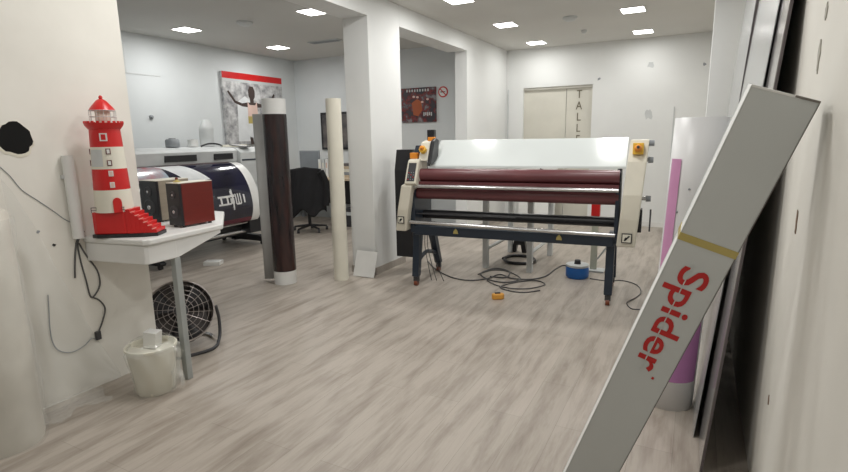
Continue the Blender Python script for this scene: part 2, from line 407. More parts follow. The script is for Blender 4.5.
# emergency stop on the right
ye = MB().box(2.03, 2.115, -.02, .06, 1.33, 1.425).xf(Matrix.Identity(4)).build('stop_base', 'yellow', T, bevel=.006)
MB().lathe([(.026,0),(.03,.02),(.018,.04)], (2.072,-.02,1.377), 20, (0,-1,.3)).build('stop_button', 'orange', ye, smooth=True)
MB().lathe([(.012,0),(.012,.012)], (2.072,-.062,1.39), 12, (0,-1,.3)).build('stop_cap', 'black', ye, smooth=True)
for z in (1.42, 1.28, .95):
    k_ = MB().cyl((2.10,.12,z),(2.16,.12,z),.016).build('knob', 'steel', T, smooth=True)
    MB().cyl((2.155,.12,z),(2.195,.12,z),.027,.024).build('knob_cap', 'grey', k_, smooth=True)
MB().prism([(.06,.66),(.02,.74),(.06,.86),(.18,.86),(.22,.74),(.18,.66)], 0, 2.10, 2.135).build('side_vent', 'black', T, bevel=.006)
# feed plate
MB().prism([(.07,1.205),(.075,1.225),(.40,1.468),(.42,1.455),(.42,1.43)], 0, .17, 1.985).build('feed_plate', 'glosswhite', T, bevel=.003)
# rollers and bars
U0, U1 = .04, 1.94
MB().cyl((U0+.04,.03,1.135),(U1,.03,1.135),.062,seg=36).build('upper_roller', 'maroon', T, smooth=True)
MB().cyl((U0,.06,.955),(U1,.06,.955),.062,seg=36).build('lower_roller', 'maroon', T, smooth=True)
MB().cyl((U0-.07,-.07,1.03),(U1,-.07,1.03),.017).build('guide_bar', 'steel', T, smooth=True)
MB().box(U0,U1,-.04,.02,1.045,1.075).build('gap_bar', 'maroon', T)
MB().box(U0,U1,.04,.30,.985,1.01).build('roller_bed', 'black', T)
MB().cyl((U0,.2,.72),(U1,.2,.72),.045,seg=24).build('rear_shaft', 'black', T, smooth=True)
MB().cyl((U0,.0,.75),(1.05,.0,.75),.006).build('tension_rod', 'dark', T, smooth=True)
MB().cyl((U0-.03,-.08,.675),(U1-.01,-.08,.650),.018).build('take_up_bar', 'steel', T, smooth=True)
MB().box(U0,U1-.02,-.04,.06,.54,.63).build('cross_beam', 'navy', T, bevel=.006)
for u in (.48, 1.46):
    MB().prism([(u-.025,.575),(u+.025,.575),(u+.02,.60),(u,.625),(u-.02,.60)], 1, -.05, -.04).build('warning_sticker', 'tape', T)
# legs with casters
for u in (.0, 1.86):
    for v0, v1, mid in ((.0,.08,0), (.63,.40,1)):
        leg = MB().prism([(v0-.035,.10),(v0+.035,.10),(v1+.055,.60),(v1-.055,.60)], 0, u, u+.07).build('leg', 'navy', T, bevel=.006)
        MB().cyl((u+.035,v0,.09),(u+.035,v0,.12),.02).box(u+.01,u+.06,v0-.02,v0+.025,.045,.095).build('caster_fork', 'dark', leg)
        MB().cyl((u+.018,v0,.03),(u+.052,v0,.03),.03).build('caster_wheel', 'casterred', leg, smooth=True)
    MB().tube([(u+.035,.02,.22),(u+.035,.12,.27),(u+.035,.28,.30),(u+.035,.42,.27),(u+.035,.59,.22)], .022).build('leg_brace', 'navy', T, smooth=True)
for dx in (0, .03, .07):
    MB().tube([(.09+dx,.12,.56),(.085+dx,.12,.4),(.10+dx*1.4,.16,.2),(.12+dx*2,.2,.012)], .004).build('hanging_cable', 'cable', T, smooth=True)

# cables and small objects on the floor
def floor_cable(name, pts, r, m, label, z=None):
    o = MB().tube([fl(u, v)+V((0,0,r*1.05)) for u, v in pts], r, smooth=5).build(name, m, smooth=True); return tag(o, label, 'cable')
floor_cable('power_cable', [(428,262),(436,270),(452,278),(470,281),(488,279),(500,275),(512,279),(530,280),(545,277),(555,270),(563,266),(570,268)], .007, 'cable', 'dark power cable running from the laminator leg to the blue tub')
floor_cable('cable_coil', [(478,275),(490,271),(503,271),(515,275),(520,280),(505,283),(488,280),(481,274),(495,269),(509,272),(506,278),(490,277)], .007, 'cable', 'tangled dark cable coil on the floor beneath the laminator')
floor_cable('extension_cable', [(487,281),(497,286),(512,289),(530,289),(545,285),(535,281),(515,283),(500,288),(520,293),(540,291)], .006, 'cable', 'loose cable loops behind the orange tool on floor')
floor_cable('thin_cable', [(590,279),(605,281),(622,281),(636,285),(641,292),(636,298),(627,303),(631,309),(640,310)], .005, 'cable', 'thin cable curling on floor right of the laminator')
floor_cable('black_hose', [(503,260),(512,257),(528,258),(535,262),(526,265),(510,264),(504,261)], .018, 'black', 'black hose loop lying under the steel table')
p = fl(498, 299)
t = thing('tape_cutter', 'orange plastic tool lying on the floor before the laminator', 'tool', p, .6)
MB().prism([(-.06,-.025),(.03,-.035),(.06,-.01),(.055,.03),(-.03,.035),(-.06,.015)], 2, 0, .055).build('body', mat('amber plastic', (.75,.36,.06), .45), t, bevel=.012)
MB().box(-.03,.02,-.01,.012,.055,.065).build('slider', 'dark', t)
p = fl(577, 277); 
t = thing('blue_tub', 'blue round tub with a white rim on floor behind the laminator', 'tub', p)
MB().lathe([(.105,0),(.12,.02),(.12,.10),(.11,.12)], seg=32).build('body', 'blue', t, smooth=True)
MB().lathe([(.112,.12),(.118,.125),(.118,.145),(.10,.147)], seg=32).build('rim', 'ltgrey', t, smooth=True)
MB().lathe([(.035,.147),(.03,.19)], seg=16).build('plug', 'dark', t, smooth=True)
p = fl(589, 276); p.y += .25
t = thing('roll_post', 'pale upright post with red top behind the blue tub', 'post', p)
MB().box(-.035,.035,-.02,.02,.02,.62).build('post', 'green', t, bevel=.005)
MB().box(-.045,.045,-.03,.03,.62,.86).build('red_sleeve', 'red', t, bevel=.005)
MB().box(-.12,.12,-.08,.08,0,.02).build('foot', 'ltgrey', t, bevel=.005)
MB().prism([(.03,.14),(.05,.14),(.16,.30),(.14,.31)], 1, -.012, .012).build('brace', 'ltgrey', t)

# steel work table behind the laminator
t = thing('work_table', 'grey steel framed work table standing behind the laminator', 'table', (-2.08, 5.47, 0))
W_, D_ = .52, .9
for x in (0, W_):
    for y in (0, D_):
        MB().box(x-.03,x+.03,y-.03,y+.03,0,.80).build('leg', 'ltgrey', t, bevel=.003)
MB().box(-.05,W_+.05,-.05,D_+.05,.80,.84).build('tabletop', 'ltgrey', t, bevel=.004)
for a in (((0,D_,.22),(W_,D_,.22)), ((0,0,.22),(0,D_,.22)), ((W_,0,.22),(W_,D_,.22))):
    MB().cyl(a[0], a[1], .02).build('stretcher', 'ltgrey', t)
p = fl(519, 252)
t = thing('floor_stand', 'small black stand on the floor beneath the steel table', 'stand', p)
MB().prism([(-.11,0),(-.04,.0),(-.02,.10),(.03,.10),(.05,0),(.11,0),(.08,.17),(-.05,.17)], 1, -.04, .04).build('arch', 'black', t, bevel=.005)
MB().box(-.03,.05,-.05,.05,.17,.2).build('cap', 'dark', t)
# white picture board leaning on the back wall
p = fl(502, 236)
t = thing('picture_board', 'white board with small dark picture leaning under the table', 'board', (-2.42, BY-.30, 0))
R_ = Matrix.Rotation(-.18, 4, 'X')
MB().box(-.32,.32,-.01,.01,0,1.1).xf(R_).build('board', 'white', t)
MB().prism([(-.02,.55),(.2,.52),(.16,.9),(.02,.95)], 1, -.016, -.011).xf(R_).build('picture', 'darkpic', t)

# ------------------------------------------------------------ pillar foot board, tubes
t = thing('white_card', 'white square card leaning on the foot of the pillar', 'card', (-3.145, 4.53, 0))
R_ = Matrix.Rotation(-.35, 4, 'X')
o = MB().box(-.14,.13,-.004,.004,.004,.29).xf(R_).build('sheet', 'white', t)
MB().box(-.12,.12,.004,.012,.004,.02).xf(R_).build('bottom_edge', 'dark', t)

t = thing('printed_roll', 'standing dark brown printed vinyl roll with white ends', 'roll', (-3.80, 4.02, 0))
R = .118
MB().lathe([(R-.02,.14),(R,.14),(R,1.75),(R-.02,1.75)], seg=40).build('dark_print', 'darkprint', t, smooth=True)
MB().lathe([(R-.03,0),(R-.001,0),(R-.001,.14)], seg=40, cap=False).build('white_margin', 'white', t, smooth=True)
MB().lathe([(R-.001,1.75),(R-.001,1.90),(R-.008,1.90),(R-.008,1.7)], seg=40, cap=False).build('white_margin', 'white', t, smooth=True)
def flap(u, v):
    k = u*(R+.12); return V((-.687*R-.727*k, .727*R-.687*k+.03*u*u, .02+v*1.74))
MB().grid(flap, 8, 2).build('loose_flap', 'rollg', t, smooth=True, solid=.003)
t = thing('white_roll', 'slim cream white paper roll standing upright left of the pillar', 'roll', (-3.325, 4.37, 0))
R = .078
MB().lathe([(R,0),(R,1.90),(R-.012,1.90),(R-.012,1.86),(.001,1.86)], seg=36, cap=False).build('paper', 'cream', t, smooth=True)
MB().lathe([(.036,1.84),(.036,1.905),(.028,1.905),(.028,1.84)], seg=24, cap=False).build('core', 'skirt', t, smooth=True)

# ------------------------------------------------------------ leaning box with red lettering
Lv = V((.492, -.167, 1.448)).normalized(); Wv = V((.18, .085, -.04)); Wv = (Wv-Lv*Wv.dot(Lv)).normalized(); Nv = Wv.cross(Lv)
if Nv.y > 0: Nv = -Nv
T1 = V((.122, 1.75, 1.628)); best = None
for i in range(200):                                   # turn the face so its narrow side is barely seen
    k = 1.2+i*.004; T2 = CAM+ray(822, 99)*k; wv = T2-T1; wv = wv-Lv*wv.dot(Lv); wn = wv.normalized()
    e = abs(-wn.dot((CAM-T1).normalized())-.09)
    if best is None or e < best[0]: best = (e, T2, wn, wv.length)
T2 = best[1]; Wv = best[2]; Nv = Wv.cross(Lv)
if Nv.y > 0: Nv = -Nv
print('BOX', T2, best[3], Nv)
hw = best[3]/2; P0 = V((-.336, 1.975, 0)); LEN = 1.70; dep = .12
topc = T1+Wv*hw
P0 = topc-Lv*LEN
T = thing('film_box', 'long grey cardboard film box with red Spider lettering leaning on right wall', 'box', P0)
def bx(a, b, c): return Wv*a+Lv*b+Nv*c          # width, length, outward
def slab(a0, a1, b0, b1, c0, c1):
    mb = MB(); vs = [mb.bm.verts.new(bx(a, b, c)) for a in (a0, a1) for b in (b0, b1) for c in (c0, c1)]
    for f in ((0,1,3,2),(4,6,7,5),(0,4,5,1),(2,3,7,6),(0,2,6,4),(1,5,7,3)): mb.bm.faces.new([vs[i] for i in f])
    return mb
zmin = min(bx(a, 0, c).z for a in (-hw, hw) for c in (0, -dep)); b0 = (-zmin-P0.z)/Lv.z
slab(-hw, hw, b0, LEN, -dep, 0).build('carton', 'board', T, bevel=.002)
slab(-hw-.0015, -hw, b0+.01, LEN, -dep*.6, .001).build('lit_side', 'boardlit', T)  # thin pale strip paints the light falling on the box's left side
slab(-hw-.001, hw-.05, LEN-.004, LEN+.002, -.03, .002).build('top_edge', 'boardlit', T)
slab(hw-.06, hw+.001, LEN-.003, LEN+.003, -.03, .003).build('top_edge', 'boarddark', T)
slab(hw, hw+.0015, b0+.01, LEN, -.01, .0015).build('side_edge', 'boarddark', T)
def on_face(u, v):
    d = ray(u, v); k = (P0-CAM).dot(Nv)/d.dot(Nv); q = CAM+d*k-P0; return q.dot(Wv), q.dot(Lv)
b1 = on_face(709, 246)[1]
tp = slab(-hw-.002, hw+.002, b1-.012, b1+.012, -dep-.001, .002)
tp.build('tape_band', 'tape', T)
a1, c1 = on_face(692, 268); a2, c2 = on_face(643, 369)
mid = ((a1+a2)/2, (c1+c2)/2); ln = abs(c1-c2)
# local text frame: reading direction = -L, letter up = +W
rot = Matrix((( -Lv.x, Wv.x, Nv.x, 0), (-Lv.y, Wv.y, Nv.y, 0), (-Lv.z, Wv.z, Nv.z, 0), (0,0,0,1)))
tr = Matrix.Translation(bx(mid[0], mid[1], .0015))
tx = text_mesh('brand_lettering', 'Spider', .115, 'inkred', T, Matrix.Identity(4), extrude=.0004, offset=.0018, space=1.02)
xs = [v.co.x for v in tx.data.vertices]; ys = [v.co.y for v in tx.data.vertices]; w = max(xs)-min(xs)
sc = ln/w; tx.data.transform(Matrix.Translation((-(max(xs)+min(xs))/2, -(max(ys)+min(ys))/2, 0)))
hgt = (max(ys)-min(ys)); sy = .118/hgt
tx.data.transform(tr @ rot @ Matrix.Diagonal((sc, sy, 1, 1)))
slab(mid[0]-.006, mid[0]-.0025, mid[1]-ln*.53, mid[1]+ln*.53, .0015, .0024).build('stencil_gap', 'board', tx)
m_ = slab(mid[0]+.040, mid[0]+.048, mid[1]-ln*.5-.022, mid[1]-ln*.5-.013, .0, .002); m_.build('trademark_dot', 'inkred', T)

# boards leaning on the right wall
def lean_board(name, label, y0, y1, xb, xt, zt, th, face, edge):
    t = thing(name, label, 'board', (xb, y0, 0)); k = (xt-xb)/zt
    def q(mb, x0, x1, ya, yb):
        vs = [mb.bm.verts.new(V((x+(k*z), y, z))) for x in (x0, x1) for y in (ya, yb) for z in (0.002, zt)]
        for f in ((0,1,3,2),(4,6,7,5),(0,4,5,1),(2,3,7,6),(0,2,6,4),(1,5,7,3)): mb.bm.faces.new([vs[i] for i in f])
        return mb
    q(MB(), 0, .002, 0, y1-y0).build('face', face, t)
    q(MB(), .002, th, 0.001, y1-y0).build('core', edge, t)
    return t
lean_board('leaning_board', 'tall smoked glossy board leaning on right wall, its near edge closest to camera', 2.40, 3.60, .112, .288, 2.35, .012, 'sheet2', 'sheetedge')
lean_board('leaning_board', 'silver board leaning in front of the smoked board beside the pink roll', 2.69, 4.10, .084, .277, 2.30, .004, 'sheet', 'grey')
lean_board('leaning_board', 'tallest grey board leaning on the right wall, farthest from the box', 4.12, 5.60, .112, .288, 2.72, .018, 'sheet', 'sheetedge')

# pink and white loose roll
T = thing('vinyl_roll', 'large loose white vinyl roll with pink print leaning beside the boards', 'roll', (-.047, 3.04, 0))
R = .118; lean = .055/1.57; H_ = 1.575
def spiral(u, v):
    a = -1.0+u*(2*PI+1.2); r = R+.006*u; z = v*H_; return V((r*math.cos(a)+lean*z, r*math.sin(a), z))
MB().grid(spiral, 56, 4).build('vinyl_sheet', 'rollw', T, smooth=True, solid=.002)
def patch(a0, a1, z0, z1, z0b=None, z1b=None):
    def f(u, v):
        a = a0+(a1-a0)*u; r = R+.010; lo = z0+((z0b if z0b is not None else z0)-z0)*u; hi = z1+((z1b if z1b is not None else z1)-z1)*u
        z = lo+(hi-lo)*v; return V((r*math.cos(a)+lean*z, r*math.sin(a), z))
    return MB().grid(f, 16, 3)
patch(math.radians(208), math.radians(238), .70, 1.37).build('pink_print', 'pink', T, smooth=True)
patch(math.radians(192), math.radians(335), .17, .60, .17, .72).build('pink_print', 'lilac', T, smooth=True)
MB().box(-.155,-.147,-.06,-.05,.98,1.10).build('edge_clip', 'dark', T)
for a_, z_ in ((262,1.22),(254,1.03),(246,.97),(240,1.1)):
    a = math.radians(a_); MB().sphere(((R+.006)*math.cos(a)+lean*z_, (R+.006)*math.sin(a), z_), .006, seg=8).build('spot', 'grey', T)

# ------------------------------------------------------------ counter with lighthouse and speakers
TZ = .95
T = thing('counter_table', 'white counter table with thick apron and grey leg by left wall', 'table', (-2.81, 2.02, 0))
off = V((-2.81, 2.02, 0))
top = [(WX+.002,1.725),(-2.765,1.80),(-2.745,1.83),(-2.785,2.39),(-3.28,2.84),(-4.15,2.84),(-4.15,2.15),(WX+.002,2.15)]
MB().prism([(x-off.x, y-off.y) for x, y in top], 2, TZ-.035, TZ).build('tabletop', 'white', T, bevel=.008)
apr = [(WX+.002,1.735),(-2.775,1.81),(-2.765,1.83),(-2.772,2.02),(-2.90,2.06),(WX+.002,2.06)]
MB().prism([(x-off.x, y-off.y) for x, y in apr], 2, .80, TZ-.035).build('apron', 'white', T, bevel=.006)
mb = MB(); pts = [(-2.80,2.02),(-2.81,2.36)]
vs = [(-2.775-off.x,2.02-off.y,.80),(-2.79-off.x,2.37-off.y,.895),(-2.79-off.x,2.37-off.y,TZ-.035),(-2.775-off.x,2.02-off.y,TZ-.035)]
vs2 = [(x-.02, y, z) for x, y, z in vs]
A = [mb.bm.verts.new(V(p)) for p in vs]; B = [mb.bm.verts.new(V(p)) for p in vs2]
mb.bm.faces.new(A); mb.bm.faces.new(B[::-1])
for i in range(4): mb.bm.faces.new((A[i], B[i], B[(i+1)%4], A[(i+1)%4]))
mb.build('side_rail', 'white', T)
MB().box(-.01,.035,-.02,.02,0,.80).build('leg', 'legpaint', T, bevel=.004)

# lighthouse
lb = V((-3.0, 1.865, TZ)); la = math.radians(33)
T = thing('model_lighthouse', 'red and white model lighthouse with steps standing on the counter', 'lighthouse', lb, la); T.scale = (.86, .86, 1)
MB().prism([(-.19,-.08),(-.15,-.095),(.15,-.095),(.235,-.07),(.24,.07),(.17,.09),(-.15,.09),(-.19,.07)], 2, 0, .022).build('base_plate', 'black', T, bevel=.004)
MB().prism([(-.18,-.07),(-.15,-.085),(.03,-.09),(.05,-.08),(.05,.08),(-.15,.085),(-.18,.07)], 2, .022, .15).build('rock_base', 'red', T, bevel=.006)
st = MB(); 
for k in range(7): st.box(.045+k*.026, .075+k*.026, -.088+k*.002, .075, .022, .165-k*.0205)
st.build('steps', 'red', T, bevel=.002)
m_ = MB()
for k in range(6): m_.box(.074+k*.026, .078+k*.026, -.085, -.02, .146-k*.0205, .149-k*.0205)
m_.build('step_nosing', 'pinkcloth', T)
ax = -.06
def seg_(z0, z1, m, name, r0=None, r1=None):
    rr0 = .118-(z0-.15)*.055 if r0 is None else r0; rr1 = .118-(z1-.15)*.055 if r1 is None else r1
    return MB().lathe([(rr0, z0), (rr1, z1)], (ax,0,0), 36).build(name, m, T, smooth=True)
seg_(.15,.28,'cream','tower_band'); seg_(.28,.40,'red','tower_band'); seg_(.40,.525,'cream','tower_band'); seg_(.525,.635,'red','tower_band')
MB().lathe([(.095,.625),(.112,.645),(.118,.66),(.09,.66)], (ax,0,0), 36).build('gallery', 'red', T, smooth=True)
# crenels
m_ = MB()
for k in range(22):
    a = 2*PI*k/22; m_.box(-.008,.008,-.004,.004,0,.012)
    m_.bm.verts.ensure_lookup_table()
    mm = Matrix.Translation((ax+.113*math.cos(a), .113*math.sin(a), .658)) @ Matrix.Rotation(a+PI/2, 4, 'Z')
    for v in list(m_.bm.verts)[-8:]: v.co = mm @ v.co
m_.build('gallery_edge', 'red', T)
# railings
def railing(r, z0, h, n, name):
    m_ = MB()
    for k in range(n):
        a = 2*PI*k/n; m_.cyl((ax+r*math.cos(a), r*math.sin(a), z0), (ax+r*math.cos(a), r*math.sin(a), z0+h), .0018, seg=6)
    for f in (.5, 1): m_.tube([(ax+r*math.cos(2*PI*k/24), r*math.sin(2*PI*k/24), z0+h*f) for k in range(24)], .0018, seg=6, closed=True, smooth=0)
    m_.build(name, 'ltgrey', T)
railing(.078, .66, .07, 12, 'lantern_railing')
m_ = MB()
for k in range(7): x = -.17+k*.035; m_.cyl((x,-.088,.15),(x,-.088,.18),.002,seg=6)
m_.cyl((-.17,-.088,.18),(.045,-.088,.18),.002,seg=6); m_.cyl((-.17,-.088,.165),(.045,-.088,.165),.0015,seg=6)
m_.build('terrace_railing', 'dark', T)
MB().lathe([(.045,.66),(.045,.735)], (ax,0,0), 12).build('lantern', 'cream', T)
MB().lathe([(.078,.732),(.060,.755),(.030,.785),(.012,.795)], (ax,0,0), 24).build('lantern_roof', 'red', T, smooth=True)
MB().sphere((ax,0,.803), .012).build('finial', 'red', T, smooth=True)
def win(ang, z, w, h, name='window', m='cream', fm='white'):
    a = math.radians(ang)
    r = .118-(z-.15)*.055
    mm = Matrix.Translation((ax, 0, z)) @ Matrix.Rotation(a, 4, 'Z')
    o = MB().box(r-.012, r+.004, -w/2, w/2, -h/2, h/2).xf(mm).build(name, fm, T)
    MB().box(r+.004, r+.0055, -w*.3, w*.3, -h*.35, h*.35).xf(mm).build('pane', m, o)
win(-72, .58, .044, .044, m='red', fm='white')
for z, frame, pane in ((.50,'maroon','white'),(.435,'maroon','white'),(.375,'white','pinkcloth'),(.31,'white','pinkcloth')):
    win(-62, z, .028, .032, m=pane, fm=frame)
    win(-158, z, .028, .032, m=pane, fm=frame)
pnl = []
def panelf(u, v):
    a = math.radians(-135+u*52); z = .415+v*.095; r = .118-(z-.15)*.055+.002; return V((ax+r*math.cos(a), r*math.sin(a), z))
MB().grid(panelf, 8, 1).build('grey_panel', 'ltgrey', T, smooth=True)
a = math.radians(-55); mm = Matrix.Translation((ax,0,.15)) @ Matrix.Rotation(a+PI/2, 4, 'Z')
dp = [(-.026,0),(.026,0),(.026,.06)]+[(.026*math.cos(math.radians(t_)), .06+.026*math.sin(math.radians(t_))) for t_ in range(15,180,15)]+[(-.026,.06)]
MB().prism(dp, 1, -.122, -.10).xf(mm).build('door', 'red', T)

# speakers
def make_speaker(w, d, h, sidem):
    t = thing('speaker', '', 'speaker')
    MB().box(0,w,.02,d,.012,h).build('cabinet', sidem, t, bevel=.003)
    fr = MB().box(.0,w,0,.02,.012,h).build('front_baffle', 'black', t, bevel=.003)
    MB().box(.01,w-.0,-.0,d,h,h+.004).build('top_panel', 'offwhite', t)
    for z, r in ((h*.74,w*.2),(h*.36,w*.33)):
        c_ = MB().lathe([(r,0),(r,.004),(r*.85,.006),(r*.8,.003),(r*.25,.002)], (w/2,0,z), 24, (0,-1,0)).build('driver_cone', 'dark', t, smooth=True)
        MB().sphere((w/2,-.006,z), r*.28, sy=.5, seg=12).build('dust_cap', 'steel', c_, smooth=True)
    for x in (.02,w-.02):
        for y in (.03,d-.03): MB().cyl((x,y,0),(x,y,.014),.012).build('foot', 'black', t)
    return t
s1 = make_speaker(.125, .26, .285, 'redwood'); s1.location = (-3.025, 2.17, TZ); s1['label'] = 'small speaker with black front and dark red side on the counter'
s1['group'] = 'pair of counter speakers'
s2 = make_speaker(.18, .26, .285, 'greywood'); s2.location = (-3.43, 2.26, TZ); s2['label'] = 'small speaker with grey wood side between lighthouse and red speaker'
s2['group'] = 'pair of counter speakers'
t = thing('trinket', 'tiny gold trinket sitting on top of the red sided speaker', 'trinket', (-2.99, 2.23, TZ+.289))
MB().lathe([(.022,0),(.024,.005),(.010,.010),(.008,.018)], seg=16).build('foot', 'tape', t, smooth=True)
MB().sphere((0,0,.022), .010, seg=12).build('bead', 'redwood', t, smooth=True)
# pale tube behind the lighthouse
o = thing('plastic_tube', '', 'tube', (WX+.032, 1.69, TZ))
MB().lathe([(.030,.0),(.030,.48),(.024,.48),(.024,.46)], seg=28).build('tube_wall', 'white', o, smooth=True)
MB().box(-.0315,.0,-.034,.034,.35,.37).build('clip', 'ltgrey', o)
tag(o, 'pale upright plastic tube against the wall behind the lighthouse', 'tube')

# cables on the near wall
def wall_cable(name, pts, r, m, label, x=WX):
    return tag(MB().tube([at(u, v, 0, x+r*1.2) for u, v in pts], r, smooth=5).build(name, m, smooth=True), label, 'cable')
wall_cable('thin_wall_cable', [(0,167),(10,176),(22,190),(37,200),(52,210),(66,220),(80,226)], .0022, 'grey', 'thin grey cable sagging from the wall hole towards the lighthouse')
wall_cable('mains_cable', [(84,231),(79,236),(76,246),(75,262),(75,278)], .005, 'cable', 'short dark cable hanging down under the lighthouse base')
T = thing('adaptor_cable', 'dark cable loops with plug hanging below counter on left wall', 'cable', at(97, 334, 0, WX))
def rel(pts, x): return [at(u, v, 0, x)-T.location for u, v in pts]
MB().tube(rel([(84,231),(78,242),(80,258),(86,280),(91,297),(97,292),(100,283),(97,270),(86,255),(79,243)], WX+.006), .0045, smooth=5).build('upper_loop', 'cable', T, smooth=True)
MB().tube(rel([(91,297),(99,300),(105,308),(103,320),(99,331)], WX+.006), .0045, smooth=5).build('lead', 'cable', T, smooth=True)
MB().tube(rel([(96,340),(92,338),(84,346),(72,352),(60,351),(53,343),(50,328),(49,310),(48,295)], WX+.006), .003, smooth=5).build('lower_loop', 'grey', T, smooth=True)
MB().box(.0,.02,-.016,.016,-.035,.02).build('plug', 'dark', T, bevel=.004)

# wrapped cylinder and film at the far left
T = thing('wrapped_roll', 'big cream roll wrapped in polythene standing at bottom left corner', 'roll', (-3.02, 1.115, 0))
R = .165
MB().lathe([(R*.97,0),(R,.03),(R,.40),(R*1.02,.42),(R*1.0,.46),(R*.98,1.17),(R*.9,1.19)], seg=40).build('paper_roll', 'wrap', T, smooth=True)
def fsk(u, v):
    a = 2*PI*u; z = .0+v*1.15; r = R*1.08+.005*math.sin(a*5+z*6)+.003*math.sin(z*22+a*2); return V((r*math.cos(a), r*math.sin(a), z))
MB().grid(fsk, 60, 40).build('film_wrap', 'film', T, smooth=True)
pts = [at(0,178,0,WX), at(20,205,0,WX), at(52,262,0,WX), at(86,322,0,WX), at(118,372,0,WX)]
T = thing('plastic_film', 'clear crumpled polythene film hanging down the near left wall', 'film', (WX, 1.3, 0))
def filmf(u, v):
    k = u*4; i = min(3, int(k)); p = pts[i].lerp(pts[i+1], k-i)
    z0 = .02; z = z0+(p.z-z0)*v
    return V((.018+.008*math.sin(u*23+v*5)+.006*math.sin(v*17+u*9)+.03*(1-v)**2, p.y-1.3, max(z, .012)))
MB().grid(filmf, 40, 30).build('hanging_sheet', 'film', T, smooth=True)
def filmg(u, v):
    return V((.03+v*(.22+.05*math.sin(u*9)), -.0+u*.34+.03*math.sin(v*6), .012+.010*abs(math.sin(u*21+v*7))+.012*abs(math.sin(v*13+u*5))))
MB().grid(filmg, 40, 16).build('sheet_on_floor', 'film', T, smooth=True)

# bucket in clear bag, white carton
p = V((-2.85, 1.83, 0))
T = thing('bucket', 'white plastic bucket inside a clear bag below the counter', 'bucket', p); T.scale = (1.1, 1.1, 1.12)
MB().lathe([(.092,0),(.098,.01),(.125,.245),(.132,.25),(.132,.262),(.122,.262),(.118,.22)], seg=40, cap=False).lathe([(.001,.23),(.12,.235)], seg=40, cap=False).build('pail', 'cream', T, smooth=True)
def bagf(u, v):
    a = 2*PI*u; z = v*.285; r = .108+.04*v+.012*math.sin(a*4+1)+.008*math.sin(a*9+z*20); 
    if v > .85: r *= 1-(v-.85)*2.2
    return V((r*math.cos(a)+.025*math.sin(PI*v), r*math.sin(a), .003+z))
MB().grid(bagf, 60, 20).build('clear_bag', 'bag', T, smooth=True)
MB().grid(lambda u, v: V((.10+.06*u+.02*math.sin(v*7), .02+.05*math.sin(u*3)+.02*v, .01+v*.24*(1-.2*u))), 12, 12).build('bag_fold', 'bag', T, smooth=True)
o = MB().box(-.04,.04,-.035,.035,0,.10).build('white_carton', 'white', bevel=.003); o.location = (p.x-.03, p.y+.03, .266); o.rotation_euler = (0,.12,.4)
tag(o, 'small white carton standing on top of the bagged bucket', 'carton')

# floor fan
fc = at(179, 303, 1, 2.36)
T = thing('floor_fan', 'round metal floor fan with dark guard behind the counter leg', 'fan', (fc.x, 2.36, 0))
R = .222; fz = .265
ori = Matrix.Translation((0,0,fz)) @ Matrix.Rotation(math.radians(-28), 4, 'Z') @ Matrix.Rotation(math.radians(64), 4, 'Y')   # +Z axis -> forward
MB().lathe([(R,-.07),(R+.008,-.07),(R+.008,.06),(R,.06)], seg=48, cap=False).xf(ori).build('housing_ring', 'fanring', T, smooth=True)
m_ = MB()
for r in (.05,.085,.12,.155,.19,.222): m_.tube([(r*math.cos(2*PI*k/36), r*math.sin(2*PI*k/36), .06) for k in range(36)], .0022, seg=6, closed=True, smooth=0)
for k in range(16):
    a = 2*PI*k/16; m_.cyl((.04*math.cos(a), .04*math.sin(a), .062), (R*math.cos(a+.2), R*math.sin(a+.2), .058), .0022, seg=6)
m_.xf(ori).build('front_guard', 'fanring', T, smooth=True)
MB().lathe([(.045,.058),(.045,.068),(.03,.072)], seg=24).xf(ori).build('guard_badge', 'dark', T, smooth=True)
MB().lathe([(.045,-.10),(.06,-.06),(.05,.0),(.04,.03)], seg=24).xf(ori).build('motor', 'black', T, smooth=True)
for k in range(3):
    def bl(u, v, k=k):
        a = 2*PI*k/3+(v-.5)*(.75+.35*u); r = .045+u*.165; return V((r*math.cos(a), r*math.sin(a), .01+(v-.5)*.06))
    MB().grid(bl, 8, 6).xf(ori).build('blade', 'dark', T, smooth=True, solid=.003)
m_ = MB()
for r in (.08,.13,.18,.225): m_.tube([(r*math.cos(2*PI*k/36), r*math.sin(2*PI*k/36), -.07) for k in range(36)], .0022, seg=6, closed=True, smooth=0)
m_.xf(ori).build('rear_guard', 'black', T, smooth=True)
MB().lathe([(.20,-.085),(.225,-.07),(.225,-.066),(.20,-.066)], seg=36).xf(ori).build('rear_shell', 'fandark', T, smooth=True)
q = Matrix.Rotation(math.radians(-28), 3, 'Z')
MB().tube([q@V(v_) for v_ in ((.0,.25,fz),(.0,.265,.15),(.06,.24,.02),(.22,.14,.013),(.22,-.14,.013),(.06,-.24,.02),(0,-.265,.15),(0,-.25,fz))], .012, smooth=6).build('stand', 'dark', T, smooth=True)
MB().tube([q@V(v_) for v_ in ((-.02,.22,.02),(-.16,.16,.013),(-.16,-.16,.013),(-.02,-.22,.02))], .012, smooth=6).build('rear_foot', 'chrome', T, smooth=True)

